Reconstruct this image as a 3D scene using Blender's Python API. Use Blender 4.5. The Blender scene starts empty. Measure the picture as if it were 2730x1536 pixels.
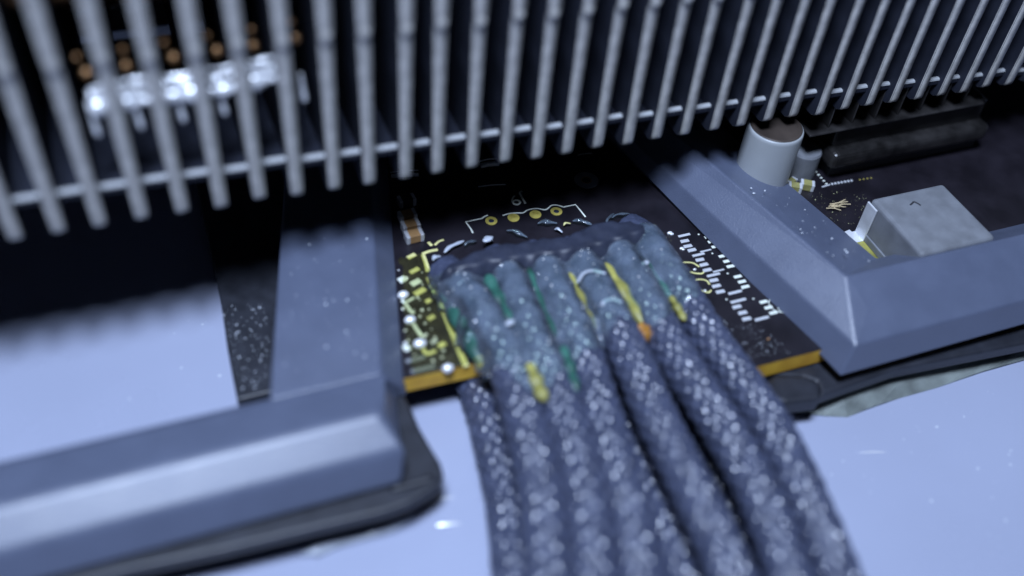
import bpy, bmesh, math, random
import numpy as np
from mathutils import Vector, Matrix

# ------------------------------------------------------------------ camera, world, lamp, exposure
S = 0.001                                   # everything below is written in millimetres
sc = bpy.context.scene
F, CX, CY = 2650.0, 1365.0, 768.0           # focal length and centre in photo pixels (2730 x 1536)
R = np.array([[0.93491341, -0.34714873, 0.07365238],
              [-0.20361495, -0.69472217, -0.68985655],
              [0.29065077, 0.62995941, -0.72018975]])
CAM = np.array([-27.25991231, -58.26447762, 57.71590242])
cd = bpy.data.cameras.new('camera'); cam = bpy.data.objects.new('camera', cd)
sc.collection.objects.link(cam); sc.camera = cam
cam.matrix_world = Matrix(((R[0][0], -R[1][0], -R[2][0], CAM[0] * S),
                           (R[0][1], -R[1][1], -R[2][1], CAM[1] * S),
                           (R[0][2], -R[1][2], -R[2][2], CAM[2] * S), (0, 0, 0, 1)))
cd.sensor_width = 36.0; cd.lens = 36.0 * F / 2730.0
cd.clip_start = 0.005; cd.clip_end = 5.0
cd.dof.use_dof = True; cd.dof.focus_distance = 0.0875; cd.dof.aperture_fstop = 11.5

w = bpy.data.worlds.new('World'); sc.world = w; w.use_nodes = True
bg = w.node_tree.nodes['Background']; bg.inputs[0].default_value = (0.55, 0.66, 1.0, 1); bg.inputs[1].default_value = 0.005

def lamp(name, loc, target, size, power, col):
    ld = bpy.data.lights.new(name, 'AREA'); ld.shape = 'DISK'; ld.size = size * S; ld.energy = power; ld.color = col
    o = bpy.data.objects.new(name, ld); sc.collection.objects.link(o)
    o.location = Vector(loc) * S
    o.rotation_euler = (Vector(target) - Vector(loc)).to_track_quat('-Z', 'Y').to_euler()
    o['kind'] = 'helper'
    return o
lamp('inspection_lamp', (-42, -56, 190), (-8, -14, 0), 50, 0.72, (0.62, 0.745, 1.0))

sc.view_settings.view_transform = 'Standard'; sc.view_settings.look = 'None'
sc.view_settings.exposure = 0.0; sc.view_settings.gamma = 1.0
sc.cycles.use_denoising = True
sc.cycles.max_bounces = 8; sc.cycles.transparent_max_bounces = 12
sc.cycles.sample_clamp_indirect = 4.0

rnd = random.Random(7)

# ------------------------------------------------------------------ pixel -> place
def ray(u, v): return R.T @ np.array([(u - CX) / F, (v - CY) / F, 1.0])
def at(u, v, z):
    d = ray(u, v); t = (z - CAM[2]) / d[2]; return Vector(CAM + d * t)
def aty(u, v, y):
    d = ray(u, v); t = (y - CAM[1]) / d[1]; return Vector(CAM + d * t)

# ------------------------------------------------------------------ materials
def mat(name, col, rough=0.5, metal=0.0, spec=0.5, bump=0.0, bscale=300.0, var=0.0, vscale=80.0, vcol=None, coat=0.0):
    m = bpy.data.materials.new(name); m.use_nodes = True
    nt = m.node_tree; b = nt.nodes['Principled BSDF']
    b.inputs['Base Color'].default_value = (*col, 1); b.inputs['Roughness'].default_value = rough
    b.inputs['Metallic'].default_value = metal; b.inputs['Specular IOR Level'].default_value = spec
    b.inputs['Coat Weight'].default_value = coat; b.inputs['Coat Roughness'].default_value = 0.1
    tc = nt.nodes.new('ShaderNodeTexCoord')
    if var > 0 or vcol:
        n = nt.nodes.new('ShaderNodeTexNoise'); n.inputs['Scale'].default_value = vscale / S / 100; n.inputs['Detail'].default_value = 6
        nt.links.new(tc.outputs['Object'], n.inputs['Vector'])
        r = nt.nodes.new('ShaderNodeValToRGB'); nt.links.new(n.outputs['Fac'], r.inputs['Fac'])
        c2 = vcol if vcol else tuple(min(1, c * (1 + var)) for c in col)
        c1 = tuple(c * (1 - var) for c in col)
        r.color_ramp.elements[0].position = 0.35; r.color_ramp.elements[1].position = 0.68
        r.color_ramp.elements[0].color = (*c1, 1); r.color_ramp.elements[1].color = (*c2, 1)
        nt.links.new(r.outputs['Color'], b.inputs['Base Color'])
        mr = nt.nodes.new('ShaderNodeMapRange'); mr.inputs['To Min'].default_value = max(0.05, rough - 0.08); mr.inputs['To Max'].default_value = min(1, rough + 0.1)
        nt.links.new(n.outputs['Fac'], mr.inputs['Value']); nt.links.new(mr.outputs['Result'], b.inputs['Roughness'])
    if bump > 0:
        n = nt.nodes.new('ShaderNodeTexNoise'); n.inputs['Scale'].default_value = bscale / S / 100; n.inputs['Detail'].default_value = 4
        nt.links.new(tc.outputs['Object'], n.inputs['Vector'])
        bn = nt.nodes.new('ShaderNodeBump'); bn.inputs['Strength'].default_value = bump; bn.inputs['Distance'].default_value = 0.05 * S
        nt.links.new(n.outputs['Fac'], bn.inputs['Height']); nt.links.new(bn.outputs['Normal'], b.inputs['Normal'])
    return m

M = {
 'table': mat('white_table', (0.34, 0.37, 0.49), 0.28, spec=0.5, var=0.05, vscale=4, bump=0.05, bscale=20),
 'alu': mat('brushed_aluminium', (0.58, 0.56, 0.52), 0.36, metal=0.25, spec=0.7, var=0.22, vscale=90, bump=0.6, bscale=160),
 'fin_side': mat('fin_face_painted_shade', (0.022, 0.025, 0.038), 0.6, metal=0.1, spec=0.2, var=0.3, vscale=30),  # shade between the fins put into the colour of faces and flanges
 'tab': mat('dull_folded_tab', (0.40, 0.41, 0.42), 0.5, var=0.15, vscale=60, bump=.3, bscale=120),
 'alu_dark': mat('dull_aluminium', (0.30, 0.32, 0.36), 0.5, metal=0.4, var=0.2, vscale=60),
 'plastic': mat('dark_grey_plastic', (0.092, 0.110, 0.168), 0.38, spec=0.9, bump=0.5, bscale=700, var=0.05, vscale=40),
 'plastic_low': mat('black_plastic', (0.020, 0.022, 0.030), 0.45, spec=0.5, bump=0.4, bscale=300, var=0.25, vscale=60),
 'mask': mat('black_solder_mask', (0.014, 0.012, 0.017), 0.34, spec=0.5, bump=0.08, bscale=60, var=0.35, vscale=30),
 'fr4': mat('board_edge_fibreglass', (0.95, 0.50, 0.06), 0.55, spec=0.3, var=0.22, vscale=60),
 'silk': mat('grey_white_silkscreen', (0.76, 0.80, 0.72), 0.6, var=0.1),
 'silk_old': mat('yellowed_silkscreen', (0.74, 0.70, 0.30), 0.5, var=0.2, vscale=60),
 'pad': mat('tinned_pad', (0.80, 0.82, 0.86), 0.32, metal=0.35, var=0.1),
 'gold': mat('brassy_pad', (0.60, 0.50, 0.12), 0.4, metal=0.3, var=0.2),
 'solder': mat('bright_solder', (0.94, 0.95, 0.97), 0.22, metal=0.3),
 'ceramic': mat('tan_ceramic', (0.42, 0.24, 0.10), 0.5, var=0.2),
 'ceramic_y': mat('olive_ceramic', (0.30, 0.28, 0.10), 0.5, var=0.2),
 'cable': mat('braided_nylon', (0.056, 0.066, 0.112), 0.23, spec=1.0, var=0.18, vscale=90),
 'lump': mat('black_epoxy', (0.028, 0.033, 0.055), 0.42, spec=0.4, bump=0.2, bscale=40, var=0.2),
 'seam_g': mat('green_resin_seam', (0.03, 0.11, 0.085), 0.35, spec=0.5, var=0.5, vscale=60),
 'seam_y': mat('yellow_green_seam', (0.30, 0.28, 0.07), 0.4, spec=0.5, var=0.5, vscale=50),
 'seam_o': mat('orange_flux', (0.42, 0.19, 0.03), 0.35, spec=0.5, var=0.3, vscale=50),
 'flake': mat('milky_flake', (0.50, 0.54, 0.62), 0.25, spec=0.6, var=0.2, vscale=60),
 'dust': mat('pale_dust', (0.62, 0.66, 0.72), 0.7),
 'dust_y': mat('yellow_crumb', (0.55, 0.55, 0.30), 0.6),
 'can': mat('capacitor_sleeve', (0.38, 0.40, 0.41), 0.38, spec=0.5, var=0.06, vscale=20),
 'can_top': mat('capacitor_top', (0.055, 0.042, 0.035), 0.45, metal=0.2, var=0.5, vscale=25),
 'clad': mat('grey_ferrite', (0.17, 0.18, 0.20), 0.62, var=0.16, vscale=60, bump=0.3, bscale=120),
 'copper': mat('copper', (0.55, 0.30, 0.14), 0.35, metal=0.8, var=0.25, vscale=40),
 'black_metal': mat('black_anodised', (0.028, 0.026, 0.026), 0.34, metal=0.3, spec=0.7, var=0.7, vscale=40, bump=0.7, bscale=60),
 'film': mat('dusty_film', (0.36, 0.40, 0.38), 0.45, spec=0.5, var=0.3, vscale=40, bump=0.3, bscale=60),
 'fibre': mat('tan_fibre', (0.62, 0.50, 0.30), 0.7),
 'ink': mat('black_ink', (0.02, 0.02, 0.025), 0.6),
}
def resin_material():
    m = bpy.data.materials.new('clear_resin'); m.use_nodes = True; nt = m.node_tree
    for n in list(nt.nodes): nt.nodes.remove(n)
    out = nt.nodes.new('ShaderNodeOutputMaterial')
    tr = nt.nodes.new('ShaderNodeBsdfTransparent'); tr.inputs['Color'].default_value = (0.84, 0.95, 0.88, 1)
    df = nt.nodes.new('ShaderNodeBsdfDiffuse'); df.inputs['Color'].default_value = (0.44, 0.53, 0.70, 1)
    gl = nt.nodes.new('ShaderNodeBsdfGlossy'); gl.inputs['Roughness'].default_value = 0.11
    tc = nt.nodes.new('ShaderNodeTexCoord')
    nz = nt.nodes.new('ShaderNodeTexNoise'); nz.inputs['Scale'].default_value = 700; nz.inputs['Detail'].default_value = 5
    nt.links.new(tc.outputs['Object'], nz.inputs['Vector'])
    mr = nt.nodes.new('ShaderNodeMapRange'); mr.inputs['From Min'].default_value = 0.3; mr.inputs['From Max'].default_value = 0.75
    mr.inputs['To Min'].default_value = 0.04; mr.inputs['To Max'].default_value = 0.26
    nt.links.new(nz.outputs['Fac'], mr.inputs['Value'])
    m1 = nt.nodes.new('ShaderNodeMixShader'); nt.links.new(mr.outputs['Result'], m1.inputs[0])
    nt.links.new(tr.outputs[0], m1.inputs[1]); nt.links.new(df.outputs[0], m1.inputs[2])
    bp = nt.nodes.new('ShaderNodeBump'); bp.inputs['Strength'].default_value = 0.35; bp.inputs['Distance'].default_value = 0.08 * S
    nz2 = nt.nodes.new('ShaderNodeTexNoise'); nz2.inputs['Scale'].default_value = 1500; nt.links.new(tc.outputs['Object'], nz2.inputs['Vector'])
    nt.links.new(nz2.outputs['Fac'], bp.inputs['Height']); nt.links.new(bp.outputs['Normal'], gl.inputs['Normal'])
    lw = nt.nodes.new('ShaderNodeFresnel'); lw.inputs['IOR'].default_value = 1.5
    m2 = nt.nodes.new('ShaderNodeMixShader'); nt.links.new(lw.outputs[0], m2.inputs[0])
    nt.links.new(m1.outputs[0], m2.inputs[1]); nt.links.new(gl.outputs[0], m2.inputs[2])
    nt.links.new(m2.outputs[0], out.inputs['Surface'])
    return m
M['resin'] = resin_material()

# ------------------------------------------------------------------ mesh helpers (millimetres in, metres out)
def tag(o, label=None, cat=None, group=None, kind=None):
    if label: o['label'] = label
    if cat: o['category'] = cat
    if group: o['group'] = group
    if kind: o['kind'] = kind
    return o
def empty(name, loc, label, cat, group=None):
    o = bpy.data.objects.new(name, None); sc.collection.objects.link(o)
    o.location = Vector(loc) * S; o.empty_display_size = 0.002
    return tag(o, label, cat, group)
def wloc(o):
    v = Vector(o.location)
    while o.parent: o = o.parent; v += o.location
    return v
def link(name, me, parent=None, loc=None, rotz=0.0):
    o = bpy.data.objects.new(name, me); sc.collection.objects.link(o)
    if loc is not None: o.location = Vector(loc) * S
    if parent is not None:
        if loc is not None: o.location = o.location - wloc(parent)
        o.parent = parent
    o.rotation_euler.z = rotz
    return o
def obj(name, bm, m, parent=None, origin=None, smooth=False):
    """bm in world millimetres -> ONE mesh object whose origin is `origin` (default: bottom centre)"""
    bm.normal_update()
    co = [v.co for v in bm.verts]
    if origin is None:
        lo = Vector([min(c[i] for c in co) for i in range(3)]); hi = Vector([max(c[i] for c in co) for i in range(3)])
        origin = Vector(((lo.x + hi.x) / 2, (lo.y + hi.y) / 2, lo.z))
    origin = Vector(origin)
    for v in bm.verts: v.co = (v.co - origin) * S
    me = bpy.data.meshes.new(name); bm.to_mesh(me); bm.free()
    for mm in (m if isinstance(m, (list, tuple)) else [m]): me.materials.append(mm)
    if smooth:
        for p in me.polygons: p.use_smooth = True
    return link(name, me, parent, origin)
def bevel(bm, w, seg=2, ang=25):
    es = [e for e in bm.edges if len(e.link_faces) == 2 and e.calc_face_angle(0) > math.radians(ang)]
    if es: bmesh.ops.bevel(bm, geom=es, offset=w, segments=seg, affect='EDGES', clamp_overlap=True, profile=0.5)
    return bm
def box(c, s, bev=0.0, seg=2, rz=0.0):
    bm = bmesh.new(); bmesh.ops.create_cube(bm, size=1.0)
    m = Matrix.Translation(Vector(c)) @ Matrix.Rotation(rz, 4, 'Z') @ Matrix.Diagonal((*s, 1))
    bmesh.ops.transform(bm, matrix=m, verts=bm.verts)
    if bev > 0: bevel(bm, bev, seg)
    return bm
def prism(pts, z0, z1, bev=0.0, seg=2):
    """pts: list of (x, y); z0/z1 numbers"""
    bm = bmesh.new()
    a = [bm.verts.new((p[0], p[1], z0)) for p in pts]; b = [bm.verts.new((p[0], p[1], z1)) for p in pts]
    n = len(pts)
    bm.faces.new(a[::-1]); bm.faces.new(b)
    for i in range(n): bm.faces.new((a[i], a[(i + 1) % n], b[(i + 1) % n], b[i]))
    bmesh.ops.recalc_face_normals(bm, faces=bm.faces)
    if bev > 0: bevel(bm, bev, seg)
    return bm
def loft(rows, close=True, caps=True):
    """rows of equal-length point lists"""
    bm = bmesh.new()
    vs = [[bm.verts.new(p) for p in r] for r in rows]
    n = len(rows[0])
    for i in range(len(vs) - 1):
        for j in range(n if close else n - 1):
            bm.faces.new((vs[i][j], vs[i][(j + 1) % n], vs[i + 1][(j + 1) % n], vs[i + 1][j]))
    if caps and close: bm.faces.new(vs[0][::-1]); bm.faces.new(vs[-1])
    bmesh.ops.recalc_face_normals(bm, faces=bm.faces)
    return bm
def spline(pts, n):
    """Catmull-Rom, n samples by arc length"""
    P = [Vector(p) for p in pts]; P = [P[0] * 2 - P[1]] + P + [P[-1] * 2 - P[-2]]
    out = []
    for i in range(1, len(P) - 2):
        for k in range(24):
            t = k / 24; p0, p1, p2, p3 = P[i - 1], P[i], P[i + 1], P[i + 2]
            out.append(0.5 * ((2 * p1) + (p2 - p0) * t + (2 * p0 - 5 * p1 + 4 * p2 - p3) * t * t + (3 * p1 - p0 - 3 * p2 + p3) * t ** 3))
    out.append(P[-2])
    d = [0.0]
    for a, b in zip(out, out[1:]): d.append(d[-1] + (b - a).length)
    res = []; j = 0
    for k in range(n):
        s = d[-1] * k / (n - 1)
        while j < len(d) - 2 and d[j + 1] < s: j += 1
        t = 0 if d[j + 1] == d[j] else (s - d[j]) / (d[j + 1] - d[j])
        res.append(out[j].lerp(out[j + 1], t))
    return res, d[-1]
def tube(pts, r, seg=12, n=None, flat=1.0):
    """r: number or function of 0..1"""
    if n is None: n = max(6, len(pts) * 5)
    P, L = spline(pts, n); rows = []
    for i, p in enumerate(P):
        t = (P[min(i + 1, n - 1)] - P[max(i - 1, 0)]).normalized()
        side = t.cross(Vector((0, 0, 1))); side = side.normalized() if side.length > 1e-4 else Vector((1, 0, 0))
        up = side.cross(t).normalized()
        rr = r(i / (n - 1)) if callable(r) else r
        rows.append([p + side * math.cos(a) * rr + up * math.sin(a) * rr * flat for a in [2 * math.pi * k / seg for k in range(seg)]])
    return loft(rows)
def blob(c, s, sub=2, jit=0.0, rz=0.0, seed=0):
    bm = bmesh.new(); bmesh.ops.create_icosphere(bm, subdivisions=sub, radius=1.0)
    r2 = random.Random(seed)
    for v in bm.verts: v.co *= 1 + r2.uniform(-jit, jit)
    bmesh.ops.transform(bm, matrix=Matrix.Translation(Vector(c)) @ Matrix.Rotation(rz, 4, 'Z') @ Matrix.Diagonal((*s, 1)), verts=bm.verts)
    return bm
def ribbon(pts, wd, z, th=0.035):
    P = [Vector((p[0], p[1], 0)) for p in pts]; rows = []
    for i, p in enumerate(P):
        t = (P[min(i + 1, len(P) - 1)] - P[max(i - 1, 0)]).normalized(); s = Vector((-t.y, t.x, 0)) * wd / 2
        rows.append([(p.x - s.x, p.y - s.y, z), (p.x + s.x, p.y + s.y, z), (p.x + s.x, p.y + s.y, z + th), (p.x - s.x, p.y - s.y, z + th)])
    return loft(rows)

TZ = -5.0            # table top; the board's top face is z = 0, its thickness 1.7

# ------------------------------------------------------------------ tabletop
bm = bmesh.new()
xs = np.linspace(-150, 170, 41); ys = np.linspace(-80, 190, 35)
g = [[bm.verts.new((x, y, TZ)) for x in xs] for y in ys]
for j in range(len(ys) - 1):
    for i in range(len(xs) - 1): bm.faces.new((g[j][i], g[j][i + 1], g[j + 1][i + 1], g[j + 1][i]))
tabletop = tag(obj('tabletop', bm, M['table'], origin=(0, 0, TZ)), 'pale lilac white glossy tabletop under the graphics card', None, kind='structure')
for (u0, v0, u1, v1, wd) in ((1160, 1333, 1215, 1326, 0.10), (1158, 1402, 1230, 1396, 0.22), (2290, 1208, 2366, 1206, 0.09)):
    a, b = at(u0, v0, TZ), at(u1, v1, TZ)
    mid = (a + b) / 2 + Vector((0.03, 0.05, 0))
    bm = tube([(p.x, p.y, TZ + 0.02) for p in (a, mid, b)], lambda t, wd=wd: wd * (0.15 + math.sin(math.pi * t)) * 0.6, 8, 10, flat=0.5)
    obj('scuff', bm, M['solder'], tabletop, smooth=True)

# ------------------------------------------------------------------ circuit board
board = empty('circuit_board', (0, 0, -1.7), 'black circuit board with exposed golden edges between the two plastic brackets', 'circuit board')
outline = [(-17.5, 60), (60, 60), (60, -21.0), (10.6, -20.9), (9.2, -19.6), (8.4, -16.2), (7.6, -14.9), (-17.5, -14.05)]
bm = prism(outline, -1.7, 0.0, 0.05, 1)
slab = obj('board', bm, [M['mask'], M['fr4']], board)
for p in slab.data.polygons:
    if abs(p.normal.z) < 0.3: p.material_index = 1

def pad(u, v, sx, sy, m, name, h=0.05, z=0.0, rz=0.0, bev=0.02):
    c = at(u, v, z); return obj(name, box((c.x, c.y, z + h / 2), (sx, sy, h), bev, 2, rz), m, board)
def z6(u, v): return 1700 + u / 3.293, 580 + v / 3.293
for (u, v, l) in ((408, 157, 128), (533, 328, 128), (597, 293, 118), (665, 505, 135), (710, 468, 118), (855, 658, 140), (883, 732, 158), (1090, 888, 142)):
    pad(*z6(u, v), l / 110, 0.26 if l > 120 else 0.16, M['pad'], 'silkscreen_bar', 0.04, rz=0.02)
for (u, v) in ((412, 210), (440, 255), (475, 290), (545, 375), (580, 418), (610, 465), (668, 555), (690, 605), (725, 655), (870, 788), (920, 840), (955, 893)):
    pad(*z6(u, v), 0.78, 0.34, M['pad'], 'solder_pad', 0.10, rz=rnd.uniform(-.05, .05), bev=0.045)
for (u, v) in ((620, 172), (650, 213), (682, 257), (745, 340), (785, 385), (815, 430), (878, 520), (915, 565), (945, 610), (1105, 742), (1148, 792), (1190, 838)):
    pad(*z6(u, v), 0.72, 0.30, M['silk'], 'solder_pad', 0.05)
for (u, v) in ((535, 150), (655, 317), (790, 493), (1015, 715), (780, 720), (920, 625)):
    c = at(*z6(u, v), 0); obj('dot', blob((c.x, c.y, 0.02), (.11, .11, .05), 1), M['silk'], board, smooth=True)
def ring(u, v, r0, r1, m, name, z=0.0, h=0.04, sq=1.0):
    c = at(u, v, z); rows = []
    for k in range(33):
        a = 2 * math.pi * k / 32; x, y = math.cos(a), math.sin(a) * sq
        rows.append([(c.x + x * r0, c.y + y * r0, z), (c.x + x * r1, c.y + y * r1, z), (c.x + x * r1, c.y + y * r1, z + h), (c.x + x * r0, c.y + y * r0, z + h)])
    return obj(name, loft(rows, caps=False), m, board)
for (u, v, r) in ((1225, 715, 0.30), (1275, 805, 0.42), (1245, 765, 0.9)):
    ring(*z6(u, v), r - 0.06, r, M['silk'], 'silkscreen_ring')
# orange speck and green traces beside the pads
c = at(*z6(1145, 1070), 0); obj('copper_fleck', blob((c.x, c.y, 0.06), (.16, .1, .08), 1, .2), M['copper'], board)
for pts in (((380, 395), (480, 400), (540, 435)), ((430, 470), (500, 490), (560, 495), (580, 480)), ((500, 550), (560, 545), (610, 560), (630, 590)), ((560, 640), (620, 660), (645, 640)), ((235, 210), (300, 290), (380, 395), (450, 490)), ((20, 20), (60, 50), (95, 85))):
    P, _ = spline([at(*z6(*p), 0) for p in pts], 12); obj('trace', ribbon(P, 0.13, 0.0, 0.04), M['silk_old'], board)
for (u, v, s) in ((280, 140, 1.6), (300, 150, 1.2), (385, 275, 1.3), (400, 285, .9), (500, 460, 1.0), (590, 645, .9)):
    c = at(*z6(u, v), 0); obj('solder_bead', blob((c.x, c.y, 0.05), (.16 * s, .10 * s, .10 * s), 2), M['solder'], board, smooth=True)

def inpx(pts, n, seed):
    r2 = random.Random(seed); us = [p[0] for p in pts]; vs = [p[1] for p in pts]; out = []
    while len(out) < n:
        u, v = r2.uniform(min(us), max(us)), r2.uniform(min(vs), max(vs)); ins = False
        for i in range(len(pts)):
            a, b = pts[i], pts[(i + 1) % len(pts)]
            if (a[1] > v) != (b[1] > v) and u < a[0] + (v - a[1]) / (b[1] - a[1]) * (b[0] - a[0]): ins = not ins
        if ins: out.append((u, v))
    return out
# header footprint: outline, four pads, designator
def c5(u, v): return 1024 + u / 3.763, 385 + v / 3.763
def silk(pts, wd, m=None, name='silkscreen_line'):
    P, _ = spline([at(*p, 0) for p in pts], max(10, len(pts) * 6)); return obj(name, ribbon(P, wd, 0.0, 0.03), m or M['silk'], board)
obj('silkscreen_line', ribbon([at(*c5(*p), 0) for p in ((890, 890), (870, 850), (820, 780), (900, 762), (980, 745))], 0.13, 0, .03), M['silk'], board)
silk([c5(*p) for p in ((980, 745), (1010, 725), (1040, 712))], 0.13)
silk([c5(*p) for p in ((1190, 716), (1250, 697), (1320, 690), (1395, 688), (1440, 660), (1530, 645), (1620, 657), (1680, 615), (1740, 612), (1800, 630))], 0.13)
obj('silkscreen_line', ribbon([at(*c5(*p), 0) for p in ((1800, 630), (1920, 606), (1965, 660), (2020, 730))], 0.13, 0, .03), M['silk'], board)
for (u, v) in ((1075, 770), (1298, 738), (1518, 705), (1728, 675)):
    c = at(*c5(u, v), 0); ring(*c5(u, v), 0.24, 0.52, M['gold'], 'header_pad', h=0.05)
    obj('header_pad_fill', blob((c.x, c.y, 0.0), (.26, .26, .04), 2), M['gold'] if u in (1298, 1518) else M['lump'], board, smooth=True)
fc = bpy.data.curves.new('designator', 'FONT'); fc.body = 'J9'; fc.size = 1.9 * S; fc.extrude = 0.015 * S; fc.align_x = 'CENTER'; fc.align_y = 'CENTER'
to = bpy.data.objects.new('tmp', fc); sc.collection.objects.link(to)
dg = bpy.context.evaluated_depsgraph_get(); me = bpy.data.meshes.new_from_object(to.evaluated_get(dg)); bpy.data.objects.remove(to)
me.materials.clear(); me.materials.append(M['silk'])
c = at(*c5(1338, 552), 0); link('designator_text', me, board, (c.x, c.y, 0.016), math.pi)
# plated mounting hole
ring(1563, 481, 0.5, 1.12, M['alu_dark'], 'plated_ring', h=0.05)
c = at(1563, 481, 0); obj('hole_lining', blob((c.x, c.y, 0), (.5, .5, .03), 2), M['ink'], board, smooth=True)
ring(1563, 481, 0.40, 0.48, M['copper'], 'copper_ring', h=0.045)
# shiny slivers under the fins
for (u0, v0, u1, v1, wd, hgt) in ((1275, 498, 1348, 492, .10, .25), (1277, 430, 1330, 422, .12, 1.2), (1282, 442, 1330, 436, .40, .9), (1040, 460, 1116, 454, .10, 1.0), (1043, 470, 1116, 466, .30, .6), (1540, 414, 1580, 409, .06, .3)):
    a, b = at(u0, v0, hgt), at(u1, v1, hgt); obj('metal_clip', tube([a, (a + b) / 2 + Vector((0, .04, .04)), b], wd * .6, 8, 8), M['pad'], board, smooth=True)
    m_ = (a + b) / 2; obj('clip_stem', box((m_.x, m_.y + .15, hgt / 2), (.25, .2, hgt), .02), M['black_metal'], board)

# multilayer chip capacitors in the left corner
def chip(u, v, sx, sy, sz, body, rz, parent=board):
    c = at(u, v, sz * 0.6); ca, sa = math.cos(rz), math.sin(rz)
    e = obj('chip_capacitor', box((c.x, c.y, sz / 2 + .03), (sx * .62, sy * .96, sz * .96), .04, 2, rz), body, parent)
    for s in (-1, 1):
        obj('end_cap', box((c.x + ca * s * sx * .4, c.y + sa * s * sx * .4, sz / 2 + .02), (sx * .22, sy, sz), .06, 2, rz), M['pad'], e)
for (u, v, b) in ((225, 560, 'ink'), (232, 715, 'ceramic'), (265, 815, 'ceramic'), (300, 915, 'ceramic')):
    uu, vv = c5(u, v); chip(uu, vv, 1.5, 0.95, 0.8, M[b], 0.05 + math.pi / 2 * 0)
for (u, v) in ((2119, 499), (2152, 493)):
    chip(u, v, 1.25, 0.8, 0.75, M['ceramic_y'], -0.55)
chip(2111, 483, 1.0, .6, .4, M['ceramic_y'], 0.4)
for k in range(7):
    pad(2218 + k * 8.6, 492 - k * 1.5, .22, .24, M['pad'], 'solder_pad', .12, bev=.05)
pad(2202, 496, .95, .14, M['pad'], 'silkscreen_bar', .05, rz=.1)
for k in range(6):
    pad(2168 + k * 7.0, 451 + k * 8.0, .22, .16, M['silk'], 'solder_pad', .06)
for k in range(4):
    pad(2292 + k * 10, 480 - k * 1.6, .14, .14, M['gold'], 'solder_pad', .06)
c = at(2133, 505, 0); obj('solder_bead', blob((c.x, c.y, .08), (.28, .16, .14), 2), M['solder'], board, smooth=True)

# left side pads, traces, wide yellowed stripe
def z4(u, v): return 1040 + u / 3.15, 600 + v / 3.15
silk([z4(320, 440), z4(400, 620), z4(500, 850), z4(575, 1040), z4(640, 1190)], 0.42, M['silk_old'], 'wide_stripe')
silk([z4(275, 250), z4(300, 320), z4(318, 392)], 0.34, M['silk_old'], 'wide_stripe')
silk([z4(270, 245), z4(330, 222), z4(400, 208)], 0.26, M['silk_old'], 'trace')
silk([z4(375, 170), z4(410, 140), z4(450, 125)], 0.2, M['silk_old'], 'trace')
silk([z4(320, 145), z4(335, 160), z4(350, 175)], 0.26, M['silk_old'], 'trace')
silk([z4(100, 630), z4(135, 670), z4(165, 715), z4(200, 745)], 0.26, M['silk'], 'trace')
silk([z4(130, 650), z4(170, 630), z4(200, 610)], 0.22, M['silk'], 'trace')
silk([z4(195, 830), z4(225, 880), z4(270, 940)], 0.28, M['silk'], 'trace')
silk([z4(275, 1040), z4(305, 1080), z4(340, 1075), z4(385, 1055)], 0.28, M['silk_old'], 'trace')
for (u, v, sx, sy, m) in ((205, 385, .9, .42, 'silk_old'), (180, 265, .8, .42, 'silk_old'), (105, 460, .7, .6, 'silk'), (215, 485, .9, .55, 'silk'), (250, 562, 1.05, .5, 'silk_old'), (345, 780, .65, .4, 'silk_old'), (320, 640, .5, .4, 'silk_old'), (435, 1008, .65, .45, 'silk_old'), (368, 980, .55, .35, 'pad'), (140, 1035, .55, .6, 'silk')):
    pad(*z4(u, v), sx, sy, M[m], 'solder_pad', .08, rz=.35, bev=.035)
for (u, v, l) in ((212, 1128, 1.5), (275, 1208, 1.8)):
    pad(*z4(u, v), l, .34, M['alu_dark'], 'silkscreen_bar', .03, rz=.02)
for (u, v, s) in ((110, 590, 1.0), (168, 800, 1.0), (250, 1000, 1.15), (485, 1205, 1.0)):
    c = at(*z4(u, v), .1); obj('solder_bead', blob((c.x, c.y, .12), (.46 * s, .36 * s, .34 * s), 3), M['solder'], board, smooth=True)

for (u, v) in inpx([(60, 380), (260, 300), (330, 600), (430, 900), (480, 1150), (130, 1150)], 26, 21):
    c = at(*z4(u, v), .05); r_ = rnd.uniform(.06, .16)
    obj('solder_bead', blob((c.x, c.y, r_ * .6), (r_ * rnd.uniform(.8, 1.7), r_, r_ * .8), 2, .1, rnd.uniform(0, 3), int(u)), M['solder'], board, smooth=True)
# electrolytic capacitor standing behind the right bracket
cx, cy, cr, ch = 21.9, -2.4, 2.45, 7.2
rows = []
for (r, z) in ((cr, 0.2), (cr * 1.0, 0.4), (cr, ch - .35), (cr * .985, ch - .12), (cr * .95, ch)):
    rows.append([(cx + r * math.cos(2 * math.pi * k / 48), cy + r * math.sin(2 * math.pi * k / 48), z) for k in range(48)])
can = obj('electrolytic_capacitor', loft(rows), M['can'], board, smooth=True)
rows = []
for (r, z) in ((cr * .93, ch - .05), (cr * .93, ch + .05), (cr * .88, ch + .10), (cr * .80, ch + .06), (cr * .3, ch + .04)):
    rows.append([(cx + r * math.cos(2 * math.pi * k / 48), cy + r * math.sin(2 * math.pi * k / 48), z) for k in range(48)])
obj('top_disc', loft(rows), M['can_top'], can, smooth=True)
obj('base_plate', box((cx, cy, .1), (5.2, 5.2, .2), .05), M['ink'], can)
bm = loft([[(27.2 + 1.5 * math.cos(2 * math.pi * k / 32) * r, -1.2 + 1.5 * math.sin(2 * math.pi * k / 32) * r, z) for k in range(32)] for (r, z) in ((1, 0.05), (1, 2.6), (.92, 2.8))])
obj('small_capacitor', bm, M['clad'], board)

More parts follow.
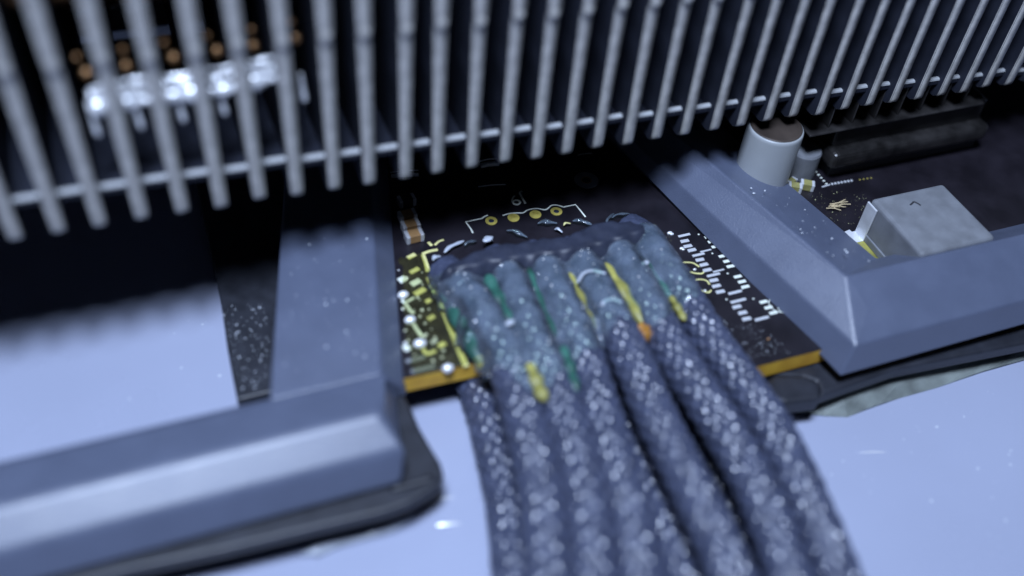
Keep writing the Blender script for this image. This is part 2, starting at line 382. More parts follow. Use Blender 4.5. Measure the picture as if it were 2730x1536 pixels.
# clad inductor beside the right bracket
ind = obj('inductor', box((31.6, -13.6, 2.15), (7.6, 7.2, 3.7), .35, 3), M['clad'], board)
obj('inductor_base', box((31.6, -13.7, .45), (7.9, 7.0, .7), .08), M['clad'], ind)
obj('terminal_clip', box((27.68, -10.6, 1.9), (.18, 1.3, 3.5), .06), M['pad'], ind)
obj('terminal_foot', box((27.2, -10.6, .12), (1.0, 1.3, .14), .05), M['pad'], ind)
pad(2268, 626, .6, 1.0, M['pad'], 'solder_pad', .1, rz=.2)
obj('solder_land', box((26.9, -13.6, .06), (1.7, 5.4, .12), .05), M['seam_y'], ind)
for (x, y, sx, sy, m) in ((26.5, -11.6, .7, 1.0, 'gold'), (26.6, -13.0, .5, .6, 'copper'), (27.0, -15.9, .9, .5, 'copper'), (27.0, -16.6, .3, 1.1, 'pad'), (27.1, -14.4, .7, 1.8, 'flake')):
    obj('flux_residue', blob((x, y, .12), (sx / 2, sy / 2, .09), 2, .12, seed=int(x * 10)), M[m], ind, smooth=True)
for (x0, y0, x1, y1) in ((30.6, -11.7, 31.2, -11.4), (31.2, -11.4, 31.5, -12.0)):
    obj('printed_mark', ribbon([(x0, y0), ((x0 + x1) / 2 + .05, (y0 + y1) / 2), (x1, y1)], .16, 4.0, .012), M['ink'], ind)

# ------------------------------------------------------------------ small black heatsink with thin fins (upper right)
vx, vy = 28.7, -3.5
vr = empty('small_heatsink', (38, 4, 0), 'low black metal heatsink block with thin upright fins beside the pale capacitor', 'heatsink')
obj('base_block', box((vx + 9, vy + 6.5, 2.35), (18, 13, 1.9), .7, 4), M['black_metal'], vr, smooth=False)
obj('plinth', box((vx + 9.4, vy + 6.9, .75), (17, 12, 1.5), .1), M['ink'], vr)
obj('upper_block', box((vx + 9.0, vy + 7.4, 4.3), (16.8, 12, 2.4), .25, 2), M['black_metal'], vr)
obj('top_sheet', box((vx + 6.6, vy + 6.9, 5.6), (19.4, 12.4, .26), .12, 3), M['black_metal'], vr)
for k in range(7):
    obj('fin', box((vx - .8 + 2.5 * k, vy + 7.2, 7.2), (.16, 11.8, 3.2), .05, 1), M['black_metal'], vr)

# ------------------------------------------------------------------ main heatsink: each fin a plate
def finpos(i):
    return -27.51 + 2.648 * i, -3.61 + .5 * i / 21
def finz(i): return -2.0 * i / 21                       # the heatsink sits a touch lower at its right end
heat = empty('heatsink', (0, 20, 10), 'large aluminium heatsink with a row of pale upright fin edges above the board', 'heatsink')
FT = 0.90
def fin_mesh():
    prof = [(30, 10), (0.62, 10.0)]
    for k in range(7):                                  # rounded lower front corner
        a = math.radians(-90 - 15 * k); prof.append((0.62 + .62 * math.cos(a), 10.62 + .62 * math.sin(a)))
    prof += [(0, 11.2), (0, 16), (0, 21.5), (0, 22.6), (0, 22.9)]
    for k in range(1, 6):                               # stepped-out upper part
        a = math.radians(-90 + 0) ; prof.append((0 - .22 * math.sin(math.radians(18 * k)), 22.9 + .45 * (1 - math.cos(math.radians(18 * k)))))
    prof += [(-.22, 23.6), (-.22, 25), (-.22, 31), (-.22, 40), (30, 40)]
    bm = bmesh.new()
    a = [bm.verts.new((-FT / 2, p[0], p[1])) for p in prof]; b = [bm.verts.new((FT / 2, p[0], p[1])) for p in prof]
    n = len(prof); bm.faces.new(a); bm.faces.new(b[::-1])
    for i in range(n): bm.faces.new((a[i], b[i], b[(i + 1) % n], a[(i + 1) % n]))
    bmesh.ops.recalc_face_normals(bm, faces=bm.faces)
    es = [e for e in bm.edges if abs(e.verts[0].co.x - e.verts[1].co.x) < 1e-6 and len(e.link_faces) == 2]
    bmesh.ops.bevel(bm, geom=es, offset=.26, segments=3, affect='EDGES', clamp_overlap=True)
    for v in bm.verts: v.co *= S
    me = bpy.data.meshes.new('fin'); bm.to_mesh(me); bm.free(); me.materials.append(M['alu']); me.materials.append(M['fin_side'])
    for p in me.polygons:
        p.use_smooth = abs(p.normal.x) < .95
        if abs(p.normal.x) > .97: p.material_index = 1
    return me
fme = fin_mesh()
tb = box((0, 0, 0), (2.66, .5, .75), .18, 2)
_fl = box((0, 9.0, -.25), (2.66, 18.2, .2)); _m = bpy.data.meshes.new('x'); _fl.to_mesh(_m); _fl.free(); tb.from_mesh(_m)  # long flange added behind the tab to stop light passing between fins
bpy.data.meshes.remove(_m)
for v in tb.verts: v.co *= S
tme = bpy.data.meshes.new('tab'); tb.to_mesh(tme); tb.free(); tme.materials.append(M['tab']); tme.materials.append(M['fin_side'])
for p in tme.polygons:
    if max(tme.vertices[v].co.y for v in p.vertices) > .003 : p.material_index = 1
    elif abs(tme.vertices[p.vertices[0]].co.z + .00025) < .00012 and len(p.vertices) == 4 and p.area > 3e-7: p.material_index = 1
tabz = {}
db = blob((0, 0, 0), (.42, .17, .46), 3)
for v in db.verts: v.co *= S
dme = bpy.data.meshes.new('dimple'); db.to_mesh(dme); db.free(); dme.materials.append(M['alu'])
for p in dme.polygons: p.use_smooth = True
for i in range(-14, 36):
    x, y = finpos(i)
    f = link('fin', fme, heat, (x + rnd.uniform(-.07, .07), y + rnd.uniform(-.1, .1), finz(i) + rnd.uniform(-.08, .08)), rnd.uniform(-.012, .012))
    f.rotation_euler.y = rnd.uniform(-.006, .006)
    ob = bpy.data.objects.new('dimple', dme); sc.collection.objects.link(ob); ob.parent = f; ob.location = Vector((0, -.14, 23.0 + rnd.uniform(-.1, .1))) * S
    t = min(1.4, max(-.5, i / 21)); pz_ = aty(397 + 1829 * t, 488 - 239 * t, y + .9).z
    tabz[i] = pz_
    o = bpy.data.objects.new('tab', tme); sc.collection.objects.link(o); o.parent = f; o.location = Vector((1.32, .9, pz_ - finz(i))) * S
    o.rotation_euler = (0.0, math.radians(1.5), 0)
obj('base_block', box((0, 30, 5.0), (70, 18, 10.0), .2), M['alu_dark'], heat)
obj('light_block_plate', box((0, 13.5, 40.6), (150, 35, 1.0), .2), M['fin_side'], heat)  # unseen plate added above the fins to keep lamp light out
for (yy, zz, r) in ((4.6, 23.6, 1.3), (13.0, 19.5, 2.4), (21.0, 26.5, 3.0)):
    obj('heat_pipe', tube([(-64, yy + .8, zz), (-20, yy, zz), (20, yy - .8, zz), (66, yy - 1.6, zz)], r, 24, 20), M['copper'], heat, smooth=True)
for (dv, rr, sq) in ((0, .46, 1.0), (-30, .26, .8), (-52, .14, .7)):  # bright strands shaped as silver reflections behind the fins
    q0, q1 = [aty(445 + 104 * i, 256 - 17 * i + dv, finpos(i)[1] + 1.4) for i in (-2, 3.2)]
    pts = [(q0.x + (q1.x - q0.x) * t, q0.y + .12 * math.sin(9 * t), q0.z + (q1.z - q0.z) * t + .10 * math.sin(17 * t + dv)) for t in [k / 9 for k in range(10)]]
    obj('reflection_streak', tube(pts, lambda t, rr=rr, dv=dv: rr * (1 + .28 * math.sin(41 * t + dv) + .2 * math.sin(17 * t)) * min(1, 6 * (1.02 - t)), 12, 70), M['solder'], heat, smooth=True)
for i in range(-2, 4):                                  # drips and bronze flecks standing in for reflections between the left fins
    x, y = finpos(i)
    if i != 2:
        q = aty(460 + 104 * i, 300 - 17 * i, y + 1.3)
        obj('reflection_drip', tube([(x + 1.2, y + 1.3, q.z + 1.4), (x + 1.25, y + 1.25, q.z + .3), (x + 1.32, y + 1.2, q.z - 1.0)], lambda t: .10 + .16 * t if t < .85 else .2 * (1 - t) + .02, 10, 14), M['solder'], heat, smooth=True)
    for (du, dv, s) in ((rnd.uniform(0, 30), -140, .22), (rnd.uniform(0, 30), -96, .36)):
        q = aty(445 + 104 * i + du, 252 - 17 * i + dv, y + 2.5)
        obj('bronze_glint', blob((x + 1.32 + rnd.uniform(-.3, .3), y + 2.5, q.z), (s, s, s), 2), M['copper'], heat, smooth=True)

# ------------------------------------------------------------------ left bracket (strut, front beam, lower plate)
def side_wall(rows, m, name, parent, bev=0.0, seg=2):
    bm = loft(rows)
    if bev > 0: bevel(bm, bev, seg)
    return obj(name, bm, m, parent)
lb = empty('plastic_bracket', (-24, -14, TZ), 'dark grey plastic bracket with a wide ridged front beam and a grit-speckled flange', 'bracket')
def lx(y): return -20.86 + .247 * (y - .19)
def rx(y): return -13.62 + .226 * (y + 1.24)
# strut: lofted along y; section left wall, top, right chamfer
rows = []
for y in (34.0, 10.0, -3.0, -14.9):
    rows.append([(lx(y) + .3, y, -1.75), (lx(y), y, 2.0), (rx(y), y, 2.0), (rx(y) + 1.7, y, .02), (rx(y) + 1.9, y, -1.15)])
side_wall(rows, M['plastic'], 'strut', lb, .22, 3)
# front beam: profile in (y, z) swept along x, right end mitred
prof = [(-14.0, -1.1), (-14.1, 1.3), (-14.78, 2.0), (-15.2, 2.12), (-18.75, 3.0), (-21.2, 1.55), (-22.3, -.9), (-21.5, -1.15)]
e1, e2, e3, e4 = at(1006, 998, 2.0).x, at(1012, 1098, 3.0).x, at(1084, 1182, 1.55).x, at(1064, 1258, -.9).x
tipx = [e1 + 1.6, e1 + .8, e1, e1, e2, e3, e4, e4]
rows = [[(xx - 0.0, y, z) for (y, z) in prof] for xx in (-90, -50, -30)] + [[(tx, y, z) for (y, z), tx in zip(prof, tipx)]]
side_wall(rows, M['plastic'], 'front_beam', lb, .45, 4)
# lower plate with the rounded tongue
tip = [at(u, v, -2.2) for (u, v) in ((1072, 1062), (1095, 1105), (1118, 1160), (1150, 1215), (1173, 1252), (1183, 1285), (1172, 1312), (1140, 1335), (1090, 1365), (1024, 1388))]
front = [(p.x, p.y) for p in tip]
fr = [at(u, v, -2.2) for (u, v) in ((840, 1432), (600, 1490), (340, 1545))]
front += [(p.x, p.y) for p in fr] + [(-90, fr[-1].y + .9)] + [(-90, -12.5), (-15.8, -13.2)]
side = prism(front, -2.2, -1.15, .3, 3)
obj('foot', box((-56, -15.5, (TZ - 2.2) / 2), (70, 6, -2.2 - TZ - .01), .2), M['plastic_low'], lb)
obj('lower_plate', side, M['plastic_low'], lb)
a, b = at(1040, 1305, -1.1), at(1160, 1272, -1.1)
obj('plate_rib', tube([a, (a + b) / 2, b], .28, 8, 8, flat=.6), M['plastic_low'], lb, smooth=True)
# dark flange left of the strut
fl = [at(u, v, -2.4) for (u, v) in ((500, 380), (588, 800), (606, 930), (632, 1066), (740, 1040), (760, 380))]
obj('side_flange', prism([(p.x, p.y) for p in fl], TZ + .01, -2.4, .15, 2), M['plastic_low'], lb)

# ------------------------------------------------------------------ right bracket
rb = empty('plastic_bracket', (20, -16, TZ), 'dark grey plastic bracket with a slanted faceted bar in front of the pale capacitor', 'bracket')
T0 = Vector((20.2, -17.5, 4.0)); T1 = at(2314, 820, 3.0); T2 = at(2282, 922, 1.9); T3 = at(2239, 1004, -.6)
def dirx(y): return 17.22 - (y + 5.16) * (20.2 - 17.22) / (17.48 - 5.16)
yb = 30.0
L1b = Vector((23.75 - (yb + 3.3) * .205, yb, 1.6)); L2b = Vector((dirx(yb), yb, 4.0))
L3b = Vector((14.38 - (yb + 5.23) * .22, yb, 2.0)); L4b = Vector((14.74 - (yb + 5.23) * .199, yb, 0.1))
Xr = 78.0
bm = bmesh.new()
V = {}
def nv(n, p): V[n] = bm.verts.new(p)
for n, p in (('L1b', L1b), ('L2b', L2b), ('L3b', L3b), ('L4b', L4b), ('T0', T0), ('T1', T1), ('T2', T2), ('T3', T3),
             ('T0r', (Xr, T0.y - .2, 4.0)), ('T1r', (Xr, T1.y + .2, 3.0)), ('T2r', (Xr, T2.y + .3, 1.9)), ('T3r', (Xr, T3.y + .4, -.6)),
             ('K', (26.1, -14.6, 1.6)), ('Kr', (Xr, -14.4, 1.6)), ('Kb', (26.1, -14.6, .1)), ('Krb', (Xr, -14.4, .1)), ('L1bb', (L1b.x, L1b.y, .1))): nv(n, p)
for f in (('L1b', 'L2b', 'T0', 'K'), ('K', 'T0', 'T0r', 'Kr'), ('L2b', 'L3b', 'T2', 'T1', 'T0'), ('L3b', 'L4b', 'T3', 'T2'), ('T0', 'T1', 'T1r', 'T0r'), ('T1', 'T2', 'T2r', 'T1r'), ('T2', 'T3', 'T3r', 'T2r'),
          ('L1b', 'K', 'Kb', 'L1bb'), ('K', 'Kr', 'Krb', 'Kb'), ('L1b', 'L1bb', 'L4b', 'L3b', 'L2b'), ('Kr', 'T0r', 'T1r', 'T2r', 'T3r', 'Krb'), ('L1bb', 'Kb', 'T3', 'L4b'), ('Kb', 'Krb', 'T3r', 'T3')):
    bm.faces.new([V[n] for n in f])
bmesh.ops.recalc_face_normals(bm, faces=bm.faces)
bmesh.ops.triangulate(bm, faces=[f for f in bm.faces if len(f.verts) > 4])
bevel(bm, .16, 3, 20)
obj('faceted_bar', bm, M['plastic'], rb)
lp = [at(u, v, -1.9) for (u, v) in ((1960, 1040), (2060, 1000), (2140, 1003), (2178, 1015), (2188, 1035), (2187, 1055), (2389, 985), (2560, 950), (2760, 910))]
pts = [(p.x, p.y) for p in lp] + [(70, -23), (70, -16), (9, -19)]
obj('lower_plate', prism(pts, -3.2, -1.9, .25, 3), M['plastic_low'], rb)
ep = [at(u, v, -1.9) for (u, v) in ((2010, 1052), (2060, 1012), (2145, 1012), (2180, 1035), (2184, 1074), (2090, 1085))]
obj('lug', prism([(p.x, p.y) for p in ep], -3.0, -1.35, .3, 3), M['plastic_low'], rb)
c = at(2200, 706, 6.0); obj('red_mark', ribbon([at(2185, 694, 3.6), at(2200, 706, 3.6)], .25, 3.62), mat('red_ink', (.35, .06, .09), .6), rb)

# torn film under the right bracket
ff = [at(u, v, TZ + .25) for (u, v) in ((2070, 1092), (2130, 1101), (2200, 1106), (2262, 1108), (2310, 1090), (2350, 1076), (2400, 1058), (2500, 1030), (2620, 990), (2760, 950))]
bm = bmesh.new(); top = []; bot = []
for k, p in enumerate(ff):
    lift = .12 * math.sin(k * 1.7) + .14
    top.append([bm.verts.new((p.x + d * .15, p.y + d, z)) for d, z in ((0, TZ + lift), (.9, TZ + .55 + .1 * math.sin(k * 2.3)), (2.0, TZ + 1.1), (4.5, TZ + 1.6))])
for a, b in zip(top, top[1:]):
    for j in range(3): bm.faces.new((a[j], b[j], b[j + 1], a[j + 1]))
bmesh.ops.solidify(bm, geom=bm.faces[:], thickness=.14)
tag(obj('film_scrap', bm, M['film']), 'dusty grey translucent film scrap poking out beneath the faceted bracket', 'film')

tp = [(800, 1488), (850, 1448), (930, 1424), (1005, 1404), (1085, 1374), (1108, 1384), (1050, 1420), (990, 1436), (900, 1462), (850, 1486)]
bm = bmesh.new(); c0 = [at(u, v, TZ) for u, v in tp]; half = len(tp) // 2
rows = []
for k in range(half):
    a, b = c0[k], c0[len(tp) - 1 - k]
    rows.append([bm.verts.new(a.lerp(b, t) + Vector((0, 0, .10 + .28 * math.sin(math.pi * t) * (.6 + .4 * math.sin(2.1 * k)) + .12 * (1 - t)))) for t in (0, .2, .4, .6, .8, 1)])
for a, b in zip(rows, rows[1:]):
    for j in range(5): bm.faces.new((a[j], b[j], b[j + 1], a[j + 1]))
bmesh.ops.subdivide_edges(bm, edges=bm.edges[:], cuts=1, use_grid_fill=True)
for v in bm.verts: v.co.z += .05 * math.sin(v.co.x * 5 + v.co.y * 3)
bmesh.ops.solidify(bm, geom=bm.faces[:], thickness=.08)
tag(obj('tape_scrap', bm, M['flake'], smooth=True), 'crumpled white tape end sticking out under the ridged bracket beam', 'tape')

# ------------------------------------------------------------------ power cables
CR = 1.52
paths = {
 'A': [(1205, 728), (1226, 762), (1267, 808), (1307, 871), (1351, 957), (1374, 1039), (1402, 1139), (1430, 1258), (1446, 1357), (1456, 1477), (1462, 1600)],
 'B': [(1338, 694), (1354, 734), (1378, 796), (1410, 871), (1447, 964), (1478, 1020), (1500, 1099), (1529, 1198), (1553, 1298), (1569, 1397), (1581, 1516), (1588, 1610)],
 'C': [(1437, 682), (1453, 715), (1487, 796), (1524, 871), (1562, 964), (1580, 1020), (1600, 1099), (1627, 1198), (1661, 1308), (1682, 1384), (1696, 1470), (1712, 1610)],
 'D': [(1540, 668), (1560, 715), (1614, 818), (1661, 911), (1701, 995), (1747, 1105), (1808, 1232), (1869, 1359), (1922, 1470), (1985, 1620)],
 'E': [(1630, 640), (1660, 690), (1717, 793), (1763, 880), (1807, 957), (1854, 1030), (1925, 1140), (1986, 1245), (2042, 1364), (2080, 1470), (2132, 1620)],
 'F': [(1700, 612), (1723, 640), (1785, 734), (1829, 802), (1884, 891), (1956, 990), (2033, 1100), (2093, 1210), (2148, 1328), (2204, 1460), (2265, 1620)],
 'G': [(1225, 930), (1283, 1063), (1319, 1198), (1347, 1318), (1363, 1437), (1380, 1620)],
 'I': [(1800, 1040), (1860, 1150), (1905, 1240), (1955, 1360), (2000, 1470), (2055, 1620)],
 'H': [(1610, 1050), (1672, 1180), (1727, 1288), (1757, 1364), (1798, 1470), (1850, 1620)],
}
cz = {'A': (1.5, .9), 'B': (1.55, 1.5), 'C': (1.55, 1.1), 'D': (1.6, 2.1), 'E': (1.6, 1.6), 'F': (1.55, 1.2), 'G': (-3.35, -3.2), 'H': (-3.3, -1.9), 'I': (-3.4, -3.3)}
labels = {
 'A': 'grey braided power cable emerging beside the wide yellowed stripe on the board',
 'B': 'grey braided power cable second in from the yellowed stripe, yellow seam along its edge',
 'C': 'grey braided power cable beside the black gap, green seam on its other side',
 'D': 'grey braided power cable between the two black gaps, two pale arcs at its resin end',
 'E': 'grey braided power cable beside the orange flux blob, next to the outermost cable',
 'F': 'outermost grey braided power cable on the side of the slanted faceted bar',
 'G': 'shaded braided power cable running out from beneath the golden board edge',
 'I': 'shaded braided power cable glimpsed in the black gap next to the orange blob',
 'H': 'low braided power cable squeezed out from under its neighbours toward the cut end',
}
centre = {}
def braid(name, pts):
    n0, _L = spline(pts, 10)
    ds = 0.075; n = int(_L / ds); seg = 84
    P, L = spline(pts, n)
    P = np.array([list(p) for p in P])
    T = np.gradient(P, axis=0); T /= np.linalg.norm(T, axis=1)[:, None]
    side = np.cross(T, [0, 0, 1]); side /= np.linalg.norm(side, axis=1)[:, None]
    up = np.cross(side, T)
    th = np.linspace(0, 2 * np.pi, seg, endpoint=False); s = np.linspace(0, L, n)
    N = 9; p = 1.40; ph = rnd.uniform(0, 6)
    u1 = N * th[None, :] / (2 * np.pi) + s[:, None] / p + ph; u2 = N * th[None, :] / (2 * np.pi) - s[:, None] / p - ph
    jit = .10 * np.sin(s[:, None] * 1.7 + 3 * np.sin(th[None, :] * 2 + ph)) + .07 * np.sin(s[:, None] * 4.3 - th[None, :] * 3)
    u1 = u1 + jit; u2 = u2 - jit * .6
    w1, w2 = 2 * (u1 % 1) - 1, 2 * (u2 % 1) - 1
    f1 = np.clip(1 - np.abs(w1) ** 2.6, 0, 1) ** .6; f2 = np.clip(1 - np.abs(w2) ** 2.6, 0, 1) ** .6
    f1 = f1 * (.76 + .24 * np.cos(w2 * math.pi / 2)) + .035 * np.cos(w1 * 14); f2 = f2 * (.76 + .24 * np.cos(w1 * math.pi / 2)) + .035 * np.cos(w2 * 14)
    cell = np.abs(np.sin(np.floor(u1) * 12.9898 + np.floor(u2) * 78.233) * 43758.5453) % 1
    par = ((np.floor(u1) + np.floor(u2)) % 2) < 1
    h = np.where(par, np.maximum(f1, f2 * .3), np.maximum(f2, f1 * .3)) * (.82 + .26 * cell)
    rng = np.random.default_rng(len(name) + int(L * 10))
    wob = 1 + .02 * np.sin(s / 3.1 + ph)[:, None]
    amp = np.clip(.35 + .65 * (s - 5.0) / 6.0, .35, 1.0)[:, None] if name not in 'GHI' else 1.0
    r = CR * wob - .32 * amp + .38 * h * amp - .04 * (1 - amp)
    V3 = P[:, None, :] + r[..., None] * (np.cos(th)[None, :, None] * side[:, None, :] + np.sin(th)[None, :, None] * up[:, None, :])
    org = P[len(P) // 2]; verts = ((V3 - org) * S).reshape(-1, 3)
    idx = np.arange(n * seg).reshape(n, seg)
    q = np.stack([idx[:-1], np.roll(idx, -1, 1)[:-1], np.roll(idx, -1, 1)[1:], idx[1:]], -1).reshape(-1, 4)
    me = bpy.data.meshes.new('braided_sleeve')
    faces = q.tolist() + [idx[0][::-1].tolist(), idx[-1].tolist()]
    me.from_pydata(verts.tolist(), [], faces); me.update(); me.materials.append(M['cable'])
    for poly in me.polygons: poly.use_smooth = True
    return me, org, P
for k, pp in paths.items():
    z0, z1 = cz[k]; n = len(pp)
    pts = [at(u, v, z0 + (z1 - z0) * i / (n - 1)) for i, (u, v) in enumerate(pp)]
    if k not in 'GHI': pts[0] = Vector((pts[0].x - .3, pts[0].y + 1.0, .75)); pts[1].z -= .25
    me, org, P = braid(k, pts); centre[k] = P
    o = link('power_cable', me, None, org); tag(o, labels[k], 'cable', 'braided power cables soldered to the board')

# ------------------------------------------------------------------ black epoxy ridge and clear resin over the joints
def polyxy(px, z): return np.array([[p.x, p.y] for p in (at(u, v, z) for u, v in px)])
def sdf(poly, px, py):
    d = np.full(px.shape, 1e9); ins = np.zeros(px.shape, bool)
    for i in range(len(poly)):
        a, b = poly[i], poly[(i + 1) % len(poly)]; e = b - a
        t = np.clip(((px - a[0]) * e[0] + (py - a[1]) * e[1]) / (e @ e), 0, 1)
        d = np.minimum(d, np.hypot(px - a[0] - t * e[0], py - a[1] - t * e[1]))
        c = ((a[1] > py) != (b[1] > py)); xx = a[0] + (py - a[1]) / (b[1] - a[1] + 1e-12) * e[0]; ins ^= (c & (px < xx))
    return np.where(ins, d, -d)
def field(X, Y, Z, keep):
    bm = bmesh.new(); vid = {}
    for j in range(X.shape[0] - 1):
        for i in range(X.shape[1] - 1):
            cs = ((j, i), (j, i + 1), (j + 1, i + 1), (j + 1, i))
            if all(keep[c] for c in cs):
                f = []
                for c in cs:
                    if c not in vid: vid[c] = bm.verts.new((X[c], Y[c], max(.03, Z[c])))
                    f.append(vid[c])
                bm.faces.new(f)
    return bm
gx = np.arange(-14, 16, .16); gy = np.arange(-20, -1.0, .16)
X, Y = np.meshgrid(gx, gy)
nzz = sum(np.sin(X * a + Y * b + c) for a, b, c in ((1.3, .7, 0), (-.8, 1.7, 2), (2.3, -1.1, 4), (3.1, 2.9, 1), (-4.1, 3.3, 5))) / 5
rpoly = polyxy(((1160, 738), (1175, 705), (1230, 676), (1300, 655), (1400, 638), (1500, 626), (1545, 604), (1610, 588), (1680, 584), (1735, 602), (1755, 645), (1700, 660), (1640, 678), (1560, 700), (1450, 716), (1330, 734), (1240, 752), (1190, 765)), 2.3)
Dr = sdf(rpoly, X, Y) + .22 * nzz
Hr = 3.05 * np.clip(Dr / 1.0, 0, 1) ** .36 + .10 * nzz
ridge = tag(obj('epoxy_ridge', field(X, Y, Hr, Dr > -.05), M['lump'], smooth=True), 'matte black epoxy ridge across the back ends of the grey cables', 'epoxy')

allc = [centre[k] for k in 'ABCDEF']
tops = []
for P in allc:
    Q = P[:: 6]; d = np.full(X.shape, 1e9); zc = np.zeros(X.shape)
    for q in Q:
        dd = np.hypot(X - q[0], Y - q[1]); mk = dd < d; d = np.where(mk, dd, d); zc = np.where(mk, q[2], zc)
    tops.append(np.where(d < CR, zc + np.sqrt(np.clip(CR * CR - d * d, 0, None)), -1))
H = np.max(tops, axis=0)
poly = [at(u, v, 1.5) for (u, v) in ((1128, 740), (1185, 742), (1330, 706), (1420, 694), (1500, 686), (1580, 672), (1640, 648), (1700, 616), (1755, 612), (1800, 690), (1840, 760), (1850, 820), (1800, 850), (1752, 890), (1690, 905), (1650, 890), (1600, 950), (1530, 990), (1470, 1060), (1415, 1070), (1330, 1000), (1290, 985), (1225, 900), (1165, 790))]
poly = np.array([[p.x, p.y] for p in poly])
Dd = sdf(poly, X, Y) + .45 * nzz
lev = np.clip(Dd / 1.2, -1, 1)
fill = 2.3 * np.sqrt(np.clip(Dd / 1.6, 0, 1)) + .12 * nzz
k_ = 6.0
Hs = np.log(np.exp(k_ * np.clip(H + .14 * np.clip(lev * 2, -1, 1) + .05 * nzz, -1, 4)) + np.exp(k_ * np.clip(fill, -1, 4))) / k_
keep = Dd > 0
bm = field(X, Y, Hs, keep)
resin = empty('resin_coating', (0, -10, 0), 'clear greenish glossy resin coating the soldered cable ends and green seams', 'resin')
obj('clear_coat', bm, M['resin'], resin, smooth=True)
film_m = M['resin'].copy(); film_m.name = 'yellowish_flux_film'
for n_ in film_m.node_tree.nodes:
    if n_.type == 'BSDF_TRANSPARENT': n_.inputs['Color'].default_value = (0.90, 0.92, 0.72, 1)
    if n_.type == 'BSDF_DIFFUSE': n_.inputs['Color'].default_value = (0.15, 0.14, 0.06, 1)
for px, zt in ((((1064, 690), (1130, 676), (1175, 770), (1215, 860), (1262, 972), (1180, 988), (1092, 1003), (1078, 860)), .16), (((1712, 588), (1772, 618), (1800, 680), (1850, 770), (1896, 850), (1860, 850), (1810, 780), (1770, 700), (1730, 640)), .16)):
    pl = polyxy(px, .1); Df = sdf(pl, X, Y) + .3 * nzz
    obj('flux_film', field(X, Y, zt + .0 * X + .10 * np.clip(Df, 0, .6) + .03 * nzz, Df > 0), film_m, resin, smooth=True)
def z1p(u, v): return 1040 + u / 3.22, 560 + v / 3.22
def seam(pts, z, wd, m, name='resin_seam'):
    P = [at(*z1p(*p), z + .16) for p in pts]
    n = len(P); wd *= 1.5
    obj(name, tube(P, lambda t: wd * (.35 + .65 * math.sin(math.pi * min(1, max(0, t))) ** .5) * (1 + .2 * math.sin(17 * t)), 8, n * 8, flat=.8), M[m], resin, smooth=True)
seam([(840, 560), (905, 720), (980, 880), (1060, 1000)], 2.0, .42, 'seam_g')
seam([(1190, 500), (1235, 660), (1290, 820), (1420, 1090)], 2.1, .28, 'seam_g')
seam([(1480, 1170), (1530, 1320), (1560, 1420), (1600, 1560)], 2.3, .30, 'seam_g')
seam([(1520, 540), (1590, 690), (1660, 870), (1760, 1030)], 1.9, .36, 'seam_y')
seam([(1830, 460), (1930, 610), (2060, 800), (2180, 980)], 1.9, .42, 'seam_y')
seam([(2130, 1000), (2180, 1060), (2210, 1120)], 1.7, .55, 'seam_o', 'flux_blob')
seam([(2030, 260), (2180, 460), (2310, 620), (2420, 760)], 1.9, .26, 'seam_g')
seam([(2410, 740), (2470, 840), (2530, 950)], 2.0, .22, 'seam_y')
seam([(450, 620), (560, 860), (700, 1140), (790, 1320)], .7, .5, 'seam_g')
seam([(760, 1220), (790, 1300), (800, 1370)], .6, .35, 'seam_y')
seam([(1190, 1320), (1240, 1440), (1290, 1560), (1330, 1640)], 2.2, .36, 'seam_y')
seam([(410, 590), (425, 640), (430, 700)], .6, .3, 'seam_y')
for pts, wd in ((((1610, 620), (1660, 545), (1740, 520), (1850, 545)), .13), (((1815, 820), (1850, 780), (1920, 765), (1990, 795)), .15)):
    P = [at(*z1p(*p), 3.18) for p in pts]; obj('pale_arc', tube(P, wd, 8, 20, flat=.5), M['flake'], resin, smooth=True)
for (u, v, z, sx, sy) in ((1030, 965, 3.0, .42, .26), (1900, 345, 1.9, .5, .22), (1490, 440, 1.9, .6, .2), (2190, 455, 2.8, .4, .25), (620, 625, 2.6, .45, .22), (840, 250, 1.0, .55, .3), (2180, 215, 2.3, .4, .2)):
    c = at(*z1p(u, v), z); obj('milky_spot', blob((c.x, c.y, c.z), (sx, sy, .12), 2, .12, .3, u), M['flake'], resin, smooth=True)
# curled resin flakes and smears along the back edge
for k, (u, v, l, a, w_, m) in enumerate(((550, 315, 2.2, .42, .20, 'flake'), (690, 285, 1.2, .25, .16, 'resin'), (845, 255, .8, -.8, .26, 'flake'), (1090, 205, 1.9, -.75, .22, 'resin'), (1350, 115, 1.7, -.25, .26, 'resin'), (1445, 180, .75, -.8, .14, 'flake'), (1650, 110, 1.7, -.55, .24, 'resin'), (1890, 72, 1.6, .7, .15, 'resin'), (1980, 48, 1.8, .05, .16, 'resin'), (2100, 85, 1.5, -.6, .12, 'flake'), (2190, 150, 1.4, -.95, .13, 'silk_old'), (400, 415, .8, .4, .2, 'flake'), (1520, 125, .7, .1, .1, 'silk_old'))):
    c = at(*z1p(u, v), .35); d = Vector((math.cos(a), math.sin(a), 0)) * l / 2; n_ = Vector((-math.sin(a), math.cos(a), 0))
    bm = tube([c - d, c - d * .4 + n_ * .12 + Vector((0, 0, .12)), c + d * .3 + n_ * .05 + Vector((0, 0, .1)), c + d], lambda t, w_=w_, k=k: w_ * (.35 + .65 * math.sin(math.pi * t)) * (1 + .25 * math.sin(9 * t + k)), 9, 26, flat=.5)
    obj('resin_flake', bm, M[m], resin, smooth=True)

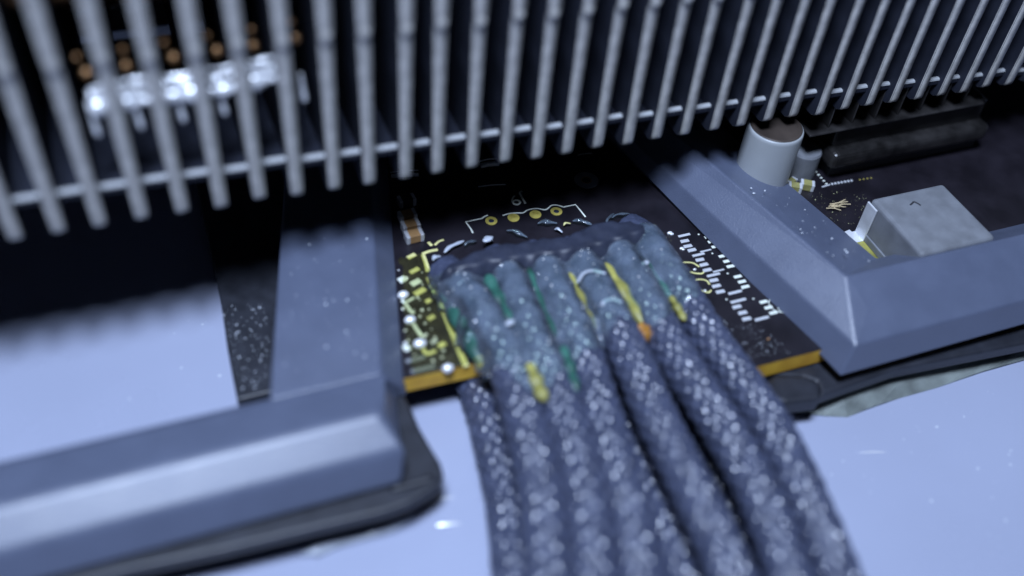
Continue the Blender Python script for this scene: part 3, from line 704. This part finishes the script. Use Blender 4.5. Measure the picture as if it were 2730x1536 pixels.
# ------------------------------------------------------------------ debris: fibre tuft, dust
fb = bmesh.new()
c0 = at(2232, 548, .35)
for k in range(7):
    a = rnd.uniform(-.5, .3); l = rnd.uniform(.8, 2.2)
    p = c0 + Vector((rnd.uniform(-.6, .6), rnd.uniform(-.3, .3), rnd.uniform(-.2, .2)))
    d = Vector((math.cos(a), math.sin(a), rnd.uniform(-.1, .15))) * l / 2
    t = tube([p - d, p + Vector((0, rnd.uniform(-.2, .2), .1)), p + d], .045, 5, 8)
    me = bpy.data.meshes.new('x'); t.to_mesh(me); t.free(); fb.from_mesh(me); bpy.data.meshes.remove(me)
tag(obj('fibre_tuft', fb, M['fibre']), 'frayed tan fibre tuft lying on the board between capacitor and inductor', 'fibre')

def dust(name, label, spots, m, r0, r1, seed):
    r2 = random.Random(seed); bm = bmesh.new()
    for p in spots:
        r = r0 + (r1 - r0) * r2.random() ** 3
        b = blob(p, (r * r2.uniform(.7, 1.6), r, r * .6), 1, .2, r2.uniform(0, 3), r2.randint(0, 999))
        me = bpy.data.meshes.new('x'); b.to_mesh(me); b.free(); bm.from_mesh(me); bpy.data.meshes.remove(me)
    return tag(obj(name, bm, m), label, 'dust', kind='stuff')
def inpoly(pts, n, z, seed): return [at(u, v, z) for u, v in inpx(pts, n, seed)]
dust('dust_specks', 'fine pale dust specks sprinkled on the flat strut beside the speckled flange', inpoly([(750, 640), (990, 625), (1005, 960), (730, 1010)], 60, 2.02, 1), M['dust'], .025, .10, 1)
dust('dust_specks', 'fine pale dust specks sprinkled on the slanted faceted bar', inpoly([(1990, 500), (2080, 495), (2340, 705), (2270, 735)], 40, 4.02, 2), M['dust'], .02, .10, 2)
dust('dust_specks', 'pale grit scattered on the dark flange between strut and tabletop', inpoly([(590, 810), (720, 810), (715, 1030), (640, 1050)], 160, -2.38, 3), M['dust'], .02, .07, 3)
dust('dust_specks', 'white specks scattered over the pale tabletop', inpoly([(2150, 1150), (2700, 1000), (2700, 1500), (2350, 1500)], 46, TZ + .02, 4) + inpoly([(345, 850), (560, 820), (600, 1000), (345, 1100)], 10, TZ + .02, 5), M['dust'], .03, .11, 4)
dust('dust_specks', 'fine gritty specks on the bare board beside the outermost cable', inpoly([(1900, 850), (2040, 870), (2110, 940), (2000, 960)], 150, .02, 6), M['dust'], .012, .05, 6)
dust('dust_specks', 'yellowish debris flecks on the black board around the resin', inpoly([(1700, 570), (1800, 640), (1760, 660), (1690, 600)], 60, .03, 7) + inpoly([(2150, 500), (2330, 520), (2290, 600), (2200, 590)], 90, .03, 8), M['dust_y'], .012, .05, 7)
# tiny bubbles on the resin
bub = []
for p in inpoly([(1150, 720), (1560, 600), (1720, 590), (1840, 790), (1760, 900), (1450, 1060), (1300, 1000)], 240, 2.9, 9):
    i = int(round((p.x - gx[0]) / .16)); j = int(round((p.y - gy[0]) / .16))
    if 0 <= i < len(gx) and 0 <= j < len(gy) and keep[j, i]: bub.append(Vector((p.x, p.y, Hs[j, i] + .01)))
dust('resin_bubbles', 'tiny sparkling bubbles trapped in the resin over the cable ends', bub, M['solder'], .03, .10, 9)
